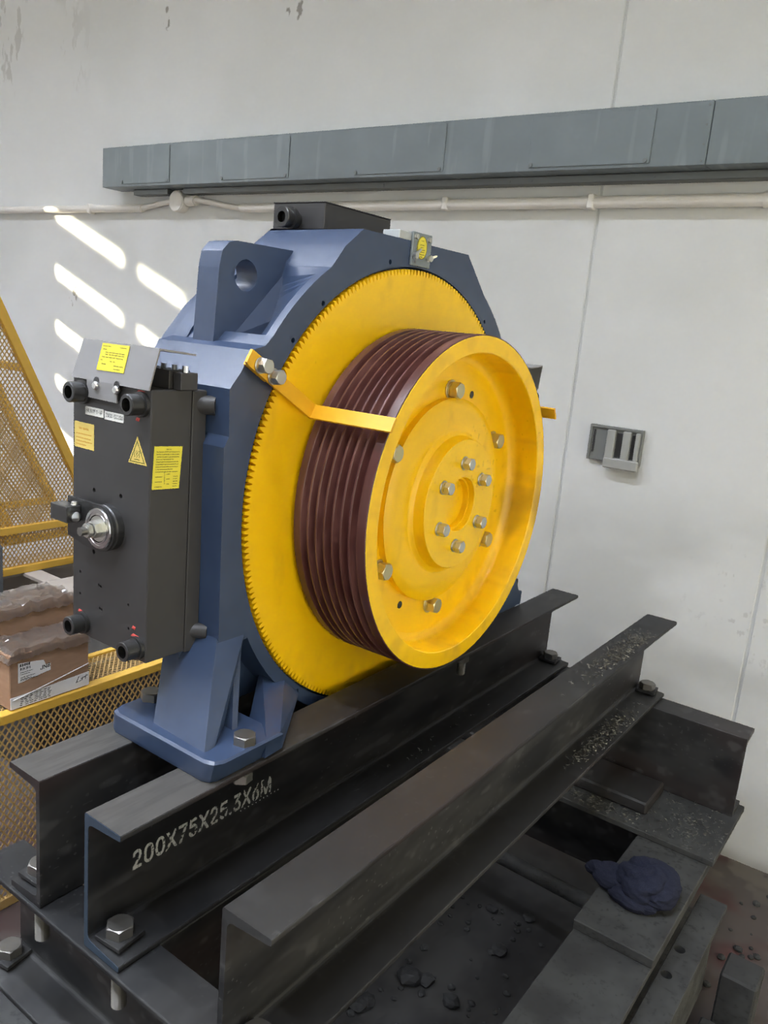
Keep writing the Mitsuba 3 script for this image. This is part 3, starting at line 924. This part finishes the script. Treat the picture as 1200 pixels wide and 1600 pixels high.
# terminal box on top
tb = put(M + '__terminal_box', cbox(-.29, -.166, .58, .776, .789, .8425, b=.0015), 'm_black', label='black terminal box on top')
put(tb + '__lid', cbox(-.2905, -.1655, .5795, .7765, .8427, .8445, b=.0006), 'm_black')
gl = cyc(rev([(.0095, -.006), (.0165, -.006), (.0178, -.0045), (.0178, .004), (.016, .005), (.016, .011), (.0205, .0115), (.0205, .020), (.014, .021), (.014, .034), (0, .034), (0, .005), (.0095, .005)], 6 * 6), 2)
if gl.volume < 0:
    gl.invert()
gl.vertices += [-.232, .547, .8135]
put(tb + '__cable_gland', gl, 'm_black_satin', smooth=30)
# encoder / gap inspection plate with oval label on the front edge
PX = -.026
pl = put(M + '__inspection_plate', cbox(-.0295, PX + .001, .6545, .714, .7495, .806, b=.0008), 'm_galv', label='small zinc plate with an oval yellow label')
put(pl + '__bracket', cat(cbox(-.075, -.0295, .659, .673, .789, .806, b=.0008)), 'm_galv')
put(pl + '__clear_block', cbox(-.066, -.030, .620, .657, .790, .804, b=.001), 'm_clear', label='clear plastic block')
ov = affinity.scale(Point(.6835, .7815).buffer(1, quad_segs=12), .0155, .0195)
put(pl + '__oval_label', ext_x(ov, PX + .001, PX + .0016), 'm_label_yellow')
put(pl + '__oval_border', ext_x(ov.difference(ov.buffer(-.0012)), PX + .0016, PX + .0019), 'm_print')
put(pl + '__oval_print', cat(*[cbox(PX + .0016, PX + .0018, .6835 - w, .6835 + w, z - .0006, z + .0006) for w, z in ((.004, .793), (.006, .786), (.005, .782), (.009, .778), (.009, .774), (.008, .770), (.004, .766))]), 'm_print', kind='stuff')
for y, z in ((.6625, .798), (.7035, .797)):
    put(pl + '__screw', BOLT_SMALL, None, to_world=on_x(PX + .001, y, z))
for y, z, a in ((.6600, .766, -35), (.7060, .766, -65)):
    w = hull([(0, -.003, 0), (0, .003, 0), (.004, -.003, 0), (.004, .003, 0), (.011, -.0015, .014), (.011, .0015, .014), (.008, 0, .017)])
    w2 = hull([(0, -.003, 0), (0, .003, 0), (.004, -.003, 0), (.004, .003, 0), (.011, -.0015, -.014), (.011, .0015, -.014), (.008, 0, -.017)])
    t = tm(w + w2 + mf(cyl([0, 0, 0], [.008, 0, 0], .0055, 14)))
    put(pl + '__wing_nut', t, 'm_zinc', smooth=30, to_world=T().translate([PX + .001, y, z]).rotate([1, 0, 0], a))

# =================================================================== WALL FITTINGS
tr = thing('cable_trunking', 'long grey galvanised cable trunking box across the back wall', 'cable trunking')
put_w(tr + '__body', cbox(-2.212, .1600, -.10, -.001, 1.096, 1.2455, b=.002), 'm_galv')
put_w(tr + '__body', cbox(.1612, 2.55, -.10, -.001, 1.096, 1.2455, b=.002), 'm_galv')
put_w(tr + '__rear_strut', cbox(-2.09, -1.886, -.042, -.001, 1.0745, 1.0955, b=.002), 'm_galv_dark')
put_w(tr + '__rear_strut', cbox(-1.796, 2.5, -.042, -.001, 1.0745, 1.0955, b=.002), 'm_galv_dark')
for i, (a, b) in enumerate(((-2.09, -1.806), (-1.53, -1.205), (-.925, -.593), (-.3165, .0225), (.75, 1.08))):
    cv = put_w(tr + '__cover', cbox(a, b, -.1032, -.1005, 1.1055, 1.2365, b=.0008), 'm_galv')
    for x in (a + .008, b - .012):
        put_w(cv + '__screw', tm(mf(cyl([x, -.1065, 1.1125], [x, -.103, 1.1125], .0055, 12))), 'm_galv_dark', smooth=30)
for z in (1.107, 1.145, 1.19, 1.235):
    put_w(tr + '__rivet', cyl([.150, -.102, z], [.150, -.0995, z], .003, 10), 'm_galv_dark')
for x in (-.85, -.40, -.33, .02, -1.35, -1.12):
    put_w(tr + '__strut_screw', cyl([x, -.0445, 1.084], [x, -.0415, 1.084], .004, 10), 'm_galv_dark')
cd = thing('electrical_conduit', 'white painted electrical conduit running under the trunking on the back wall', 'conduit')
put_w(cd + '__pipe', cyl([-4.1, -.018, 1.0275], [-2.06, -.018, 1.0285], .0155, 18), 'm_conduit', smooth=40)
put_w(cd + '__pipe', cyl([-1.50, -.018, 1.0245], [.305, -.018, 1.0285], .0165, 18), 'm_conduit', smooth=40)
put_w(cd + '__pipe', cyl([.36, -.018, 1.0285], [2.55, -.018, 1.03], .0165, 18), 'm_conduit', smooth=40)
put_w(cd + '__socket', cyl([.295, -.018, 1.0285], [.37, -.018, 1.0287], .0195, 18), 'm_conduit', smooth=40)
put_w(cd + '__bend', tube_path([(-2.07, -.018, 1.0285), (-2.0, -.018, 1.037), (-1.94, -.018, 1.047), (-1.85, -.018, 1.053)], .0105), 'm_conduit', smooth=40)
put_w(cd + '__bend', tube_path([(-1.80, -.02, 1.052), (-1.74, -.02, 1.054), (-1.66, -.018, 1.046), (-1.57, -.018, 1.031), (-1.48, -.018, 1.0245)], .0105), 'm_conduit', smooth=40)


def wall_disc(x, z, r, d):
    t = rev([(0, 0), (r, 0), (r, d - .004), (r - .004, d), (0, d)], 32)
    t.vertices = np.c_[t.vertices[:, 0], -t.vertices[:, 2], t.vertices[:, 1]]
    if t.volume < 0:
        t.invert()
    t.vertices += [x, 0, z]
    return t


put_w(cd + '__junction_box', wall_disc(-1.840, 1.050, .040, .040), 'm_conduit', smooth=30)
put_w(cd + '__coupling', cyl([-1.79, -.02, 1.052], [-1.745, -.02, 1.053], .0195, 18), 'm_conduit', smooth=30)
for x in (-2.40, -.62, -.15):
    put_w(cd + '__saddle', cbox(x - .009, x + .009, -.0365, -.001, 1.008, 1.048, b=.003), 'm_conduit')

sk = thing('broken_wall_bracket', 'grey broken socket bracket stuck on the back wall right of the sheave', 'wall bracket')
put_w(sk + '__back_plate', cbox(-.0625, .0905, -.012, -.0005, .3235, .4245, b=.0015), 'm_old_plastic')
put_w(sk + '__rim', tm(cbox_m(-.0625, .0905, -.018, -.010, .418, .4245) + cbox_m(-.0625, -.056, -.018, -.010, .3235, .4245) + cbox_m(.084, .0905, -.018, -.010, .32, .4245)), 'm_old_plastic')
put_w(sk + '__foot_strip', cbox(-.0095, .0895, -.030, -.012, .308, .337, b=.003), 'm_old_metal')
for x, w in ((.003, .012), (.048, .011), (.079, .006)):
    put_w(sk + '__upright', cbox(x - w, x + w, -.026, -.012, .335, .416, b=.002), 'm_old_metal')
put_w(sk + '__slot', cbox(.0165, .0355, -.0135, -.0115, .34, .408), 'm_black')
put_w(sk + '__slot', cbox(.0605, .0715, -.0135, -.0115, .34, .408), 'm_black')
put_w(sk + '__slot', cbox(-.052, -.046, -.0135, -.0115, .345, .41), 'm_black')

# =================================================================== LEFT: GUARDS, BOXES, DRUM
def mesh_panel(poly, du, dv, bar, th):
    """expanded-metal sheet filling the polygon; returns a flat mesh in (u, v, w)."""
    u0, v0, u1, v1 = poly.bounds
    V, F = [], []
    sl = dv / du
    for sgn in (1, -1):
        c0 = -sl * u1 if sgn > 0 else sl * u0
        cmin = v0 - (sl * u1 if sgn > 0 else -sl * u0)
        cmax = v1 - (sl * u0 if sgn > 0 else -sl * u1)
        for c in np.arange(cmin, cmax, dv):
            ln = LineString([(u0 - .01, sgn * sl * (u0 - .01) + c), (u1 + .01, sgn * sl * (u1 + .01) + c)]).intersection(poly)
            for g_ in getattr(ln, 'geoms', [ln]):
                if g_.is_empty or g_.length < .003 or g_.geom_type != 'LineString':
                    continue
                (ax, ay), (bx, by) = g_.coords[0], g_.coords[-1]
                d = np.array([bx - ax, by - ay]); d /= np.linalg.norm(d)
                nn = np.array([-d[1], d[0]]) * bar / 2
                b = len(V)
                for (px, py) in ((ax, ay), (bx, by)):
                    V += [(px + nn[0], py + nn[1], -th / 2), (px - nn[0], py - nn[1], -th / 2), (px - nn[0], py - nn[1], th / 2), (px + nn[0], py + nn[1], th / 2)]
                for i in range(4):
                    j = (i + 1) % 4
                    F += [[b + i, b + j, b + 4 + j], [b + i, b + 4 + j, b + 4 + i]]
    return trimesh.Trimesh(V, F, process=False)


PXF, PXB, PZ, PY0, PY1 = -.745, -.895, -.2475, -.15, 1.25
gd = thing('low_mesh_guard', 'low yellow expanded-metal guard box with cartons on top', 'machine guard')
t = mesh_panel(sbox(PY0, FLOOR + .02, PY1, PZ - .012), .0165, .0245, .0034, .0015)
t.vertices = t.vertices[:, [2, 0, 1]] + [PXF + .004, 0, 0]
put(gd + '__front_mesh', t, 'm_mesh', kind='stuff')
t = mesh_panel(sbox(PXB + .01, PY0, PXF - .01, PY1), .0165, .0135, .0032, .0015)
t.vertices = t.vertices[:, [0, 1, 2]] + [0, 0, PZ - .006]
put(gd + '__top_mesh', t, 'm_mesh', kind='stuff')
put(gd + '__front_rail', tm(cbox_m(PXF - .003, PXF + .0085, PY0, PY1, PZ - .022, PZ, b=.0015) + cbox_m(PXF - .016, PXF + .006, PY0, PY1, PZ - .004, PZ)), 'm_cage')
put(gd + '__back_rail', cbox(PXB - .008, PXB + .010, PY0, PY1, PZ - .020, PZ, b=.0015), 'm_cage')
put(gd + '__bottom_rail', cbox(PXF - .003, PXF + .0085, PY0, PY1, FLOOR + .001, FLOOR + .026, b=.0015), 'm_mesh')
for y in (PY0, PY1):
    put(gd + '__end_post', cbox(PXF - .015, PXF + .008, y - .012, y + .012, FLOOR + .001, PZ, b=.0015), 'm_cage')
    put(gd + '__end_post', cbox(PXB - .008, PXB + .015, y - .012, y + .012, FLOOR + .001, PZ, b=.0015), 'm_cage')

# tall sloping guard
GX = -1.8
tg = thing('tall_mesh_guard', 'tall yellow expanded-metal guard with a sloping edge against the wall', 'machine guard')


def bar2(p, q, w, x0, x1):
    """flat bar from p to q in (y, z), width w."""
    return ext_x(LineString([p, q]).buffer(w / 2, cap_style=2), x0, x1)


A_, B_ = (.52, 1.35), (1.315, -.289)
slope = lambda y: A_[1] + (y - A_[0]) * (B_[1] - A_[1]) / (B_[0] - A_[0])
polyF = Polygon([(.30, -.30), (1.32, -.30), A_, (.30, 1.35)])
for nm, x, off in (('front', GX, 0.0), ('rear', GX - .34, .03)):
    t = mesh_panel(polyF, .0155, .0225, .0036, .0018)
    t.vertices = t.vertices[:, [2, 0, 1]] + [x, off, 0]
    put(tg + f'__{nm}_mesh', t, 'm_mesh', kind='stuff')
    put(tg + f'__{nm}_sloping_bar', bar2((A_[0] + off, A_[1]), (B_[0] + off, B_[1]), .030, x - .012, x + .012), 'm_cage')
    for z in (-.158, -.306):
        put(tg + f'__{nm}_rail', cbox(x - .012, x + .014, .3 + off, slope(z) * 0 + A_[0] + (z - A_[1]) * (B_[0] - A_[0]) / (B_[1] - A_[1]) + off, z - .0125, z + .0125, b=.001), 'm_cage')
put(tg + '__rear_brace', bar2((.62, .70), (1.10, -.30), .050, GX - .325, GX - .30), 'm_cage')
for y in (.98,):
    put(tg + '__spacer_bar', cbox(GX - .34, GX, y - .02, y + .0, slope(y) - .012, slope(y) + .012), 'm_cage')
put(tg + '__mid_rail', cbox(GX - .35, GX - .33, .3, .92, .22, .242), 'm_cage')
put(tg + '__post', cbox(GX - .012, GX + .012, 1.165, 1.19, -.318, .02), 'm_cage')

# the neighbour's machine bed
bd = thing('machine_bed', 'pale grey steel bed frame on the floor beyond the cartons', 'steel frame')
def bedbeam(x0, x1, y0, y1):
    put(bd + '__beam', tm(cbox_m(x0, x1, y0, y1, -.333, -.32, b=.0015) + cbox_m(x0 + (x1 - x0) * .4, x1 - (x1 - x0) * .4, y0 + .004, y1 - .004, FLOOR + .001, -.332) if (x1 - x0) < (y1 - y0) else cbox_m(x0, x1, y0, y1, -.333, -.32, b=.0015) + cbox_m(x0 + .004, x1 - .004, y0 + (y1 - y0) * .4, y1 - (y1 - y0) * .4, FLOOR + .001, -.332)), 'm_bed')
bedbeam(-1.66, -1.50, .2, 1.5)
bedbeam(-1.98, -1.80, .2, 1.5)
bedbeam(-1.799, -1.661, .955, 1.02)
put('dark_floor_box', cbox(-1.36, -1.16, .62, 1.1, FLOOR, -.42, b=.004), 'm_black', label='dark steel box on the floor behind the cartons', category='box')

dk = thing('plastic_drum', 'grey plastic drum at the left edge standing on the bed frame', 'drum')
dp = sbox(.50, -.16, .72, .08)
dm = hull([(x, y, z) for x, y, z in [(-1.66 + .02 * a, .50 + b, -.3195) for a in (0, 5) for b in (.01, .20)]] + [(-1.66 + dx, .50 + dy, z) for z, i in ((-.30, 0), (-.12, 0), (-.095, .012), (-.085, .03)) for dx in (i, .15 - i) for dy in (i, .225 - i)])
dm += mf(cyl([-1.58, .56, -.09], [-1.58, .56, -.068], .022, 20))
put(dk + '__body', tm(dm), 'm_drum', smooth=35)
put(dk + '__cap', cyl([-1.58, .56, -.072], [-1.58, .56, -.052], .027, 20), 'm_black_satin', smooth=30)

# cartons
def crumple(x0, x1, y0, y1, z0, z1, amp, seed, n=26):
    """wrinkled film lying over the top and hanging a little over the edges."""
    V, F = [], []
    for i in range(n + 1):
        for j in range(n + 1):
            u, v = i / n, j / n
            x, y = x0 + (x1 - x0) * u, y0 + (y1 - y0) * v
            p = np.array([x * 28, y * 28, seed])
            z = z1 + amp * (abs(float(meshkit.fbm(p, 3, seed)) - .5) * 2.4 + .15)
            e = min(u, v, 1 - u, 1 - v)
            if e < .08:
                z -= (z1 - z0) * (1 - e / .08) ** 1.4
            x += .004 * (float(meshkit.noise(p * 1.7, seed + 3)) - .5)
            V.append((x, y, z))
    for i in range(n):
        for j in range(n):
            a = i * (n + 1) + j
            F += [[a, a + n + 1, a + n + 2], [a, a + n + 2, a + 1]]
    return trimesh.Trimesh(V, F, process=False)


ZB = PZ
c1 = thing('carton', 'film-wrapped cardboard carton with white shipping label on the low mesh guard', 'carton')
put(c1 + '__box', cbox(-.845, -.7465, .317, .511, ZB, ZB + .128, b=.002), 'm_card')
put(c1 + '__film', cat(crumple(-.85, -.742, .312, .516, ZB + .108, ZB + .130, .012, 3)), 'm_film', label='crumpled clear plastic film')
put(c1 + '__film_band', tm(hull([(-.7462, .3172, ZB + .003), (-.7462, .511, ZB + .003), (-.7462, .511, ZB + .036), (-.7462, .3172, ZB + .030), (-.7446, .3172, ZB + .003), (-.7446, .511, ZB + .003), (-.7446, .511, ZB + .036), (-.7446, .3172, ZB + .030)])), 'm_paper', label='white printed tape band')
put(c1 + '__film_fold', tube_path([(-.7435, .322, ZB + .024), (-.743, .40, ZB + .038), (-.7435, .509, ZB + .058)], .0012, 6), 'm_paper')
lab = [(.336, .107), (.396, .099), (.402, .086), (.413, .087), (.413, .070), (.336, .060)]
lp = Polygon([(y, ZB + z) for y, z in lab])
put(c1 + '__shipping_label', ext_x(lp, -.7465, -.7456), 'm_paper', label='white shipping label')
m = meshkit.text_mesh('JNB', .0092, .0003, bold=True); m.vertices = np.c_[-.7456 + m.vertices[:, 2], .3875 + m.vertices[:, 0] * 1.0, ZB + .0765 + m.vertices[:, 1] + .10 * m.vertices[:, 0]]
put(c1 + '__label_lettering', m, 'm_ink', kind='stuff')
pr_ = [cbox(-.7456, -.7453, .341 + .0024 * i, .341 + .0024 * i + (.0008 + .0010 * (i % 3 == 0)), ZB + .089, ZB + .0945) for i in range(10)]
pr_ += [cbox(-.7456, -.7453, .341, .341 + w, ZB + z, ZB + z + .0011) for w, z in ((.030, .083), (.022, .0785), (.034, .0715), (.026, .067), (.042, .0645))]
pr_ += [cbox(-.7456, -.7453, .340 + .005 * i, .3436 + .005 * i, ZB + .0975, ZB + .1035) for i in range(5)]
put(c1 + '__label_print', cat(*pr_), 'm_ink', kind='stuff')
pr_ = []
for i in range(6):
    for k in range(7):
        a = .338 + .011 * k + rng.uniform(0, .003)
        pr_.append(cbox(-.7446, -.7444, a, a + rng.uniform(.005, .0095), ZB + .006 + .0042 * i, ZB + .0078 + .0042 * i))
for q0, q1 in (((.477, .018), (.484, .031)), ((.477, .018), (.489, .020)), ((.492, .020), (.495, .028)), ((.489, .024), (.499, .026)), ((.501, .021), (.503, .031)), ((.498, .026), (.507, .029))):
    pr_.append(ext_x(LineString([(q0[0], ZB + q0[1]), (q1[0], ZB + q1[1])]).buffer(.0007), -.7446, -.7443))
put(c1 + '__tape_print', cat(*pr_), 'm_ink', kind='stuff')
c2 = thing('carton', 'taller open cardboard carton behind the labelled carton, draped in film', 'carton')
put(c2 + '__box', cbox(-.965, -.852, .31, .55, ZB - .0, ZB + .185, b=.002), 'm_card')
put(c2 + '__film', crumple(-.97, -.846, .305, .556, ZB + .165, ZB + .187, .020, 8), 'm_film', label='crumpled clear plastic film')
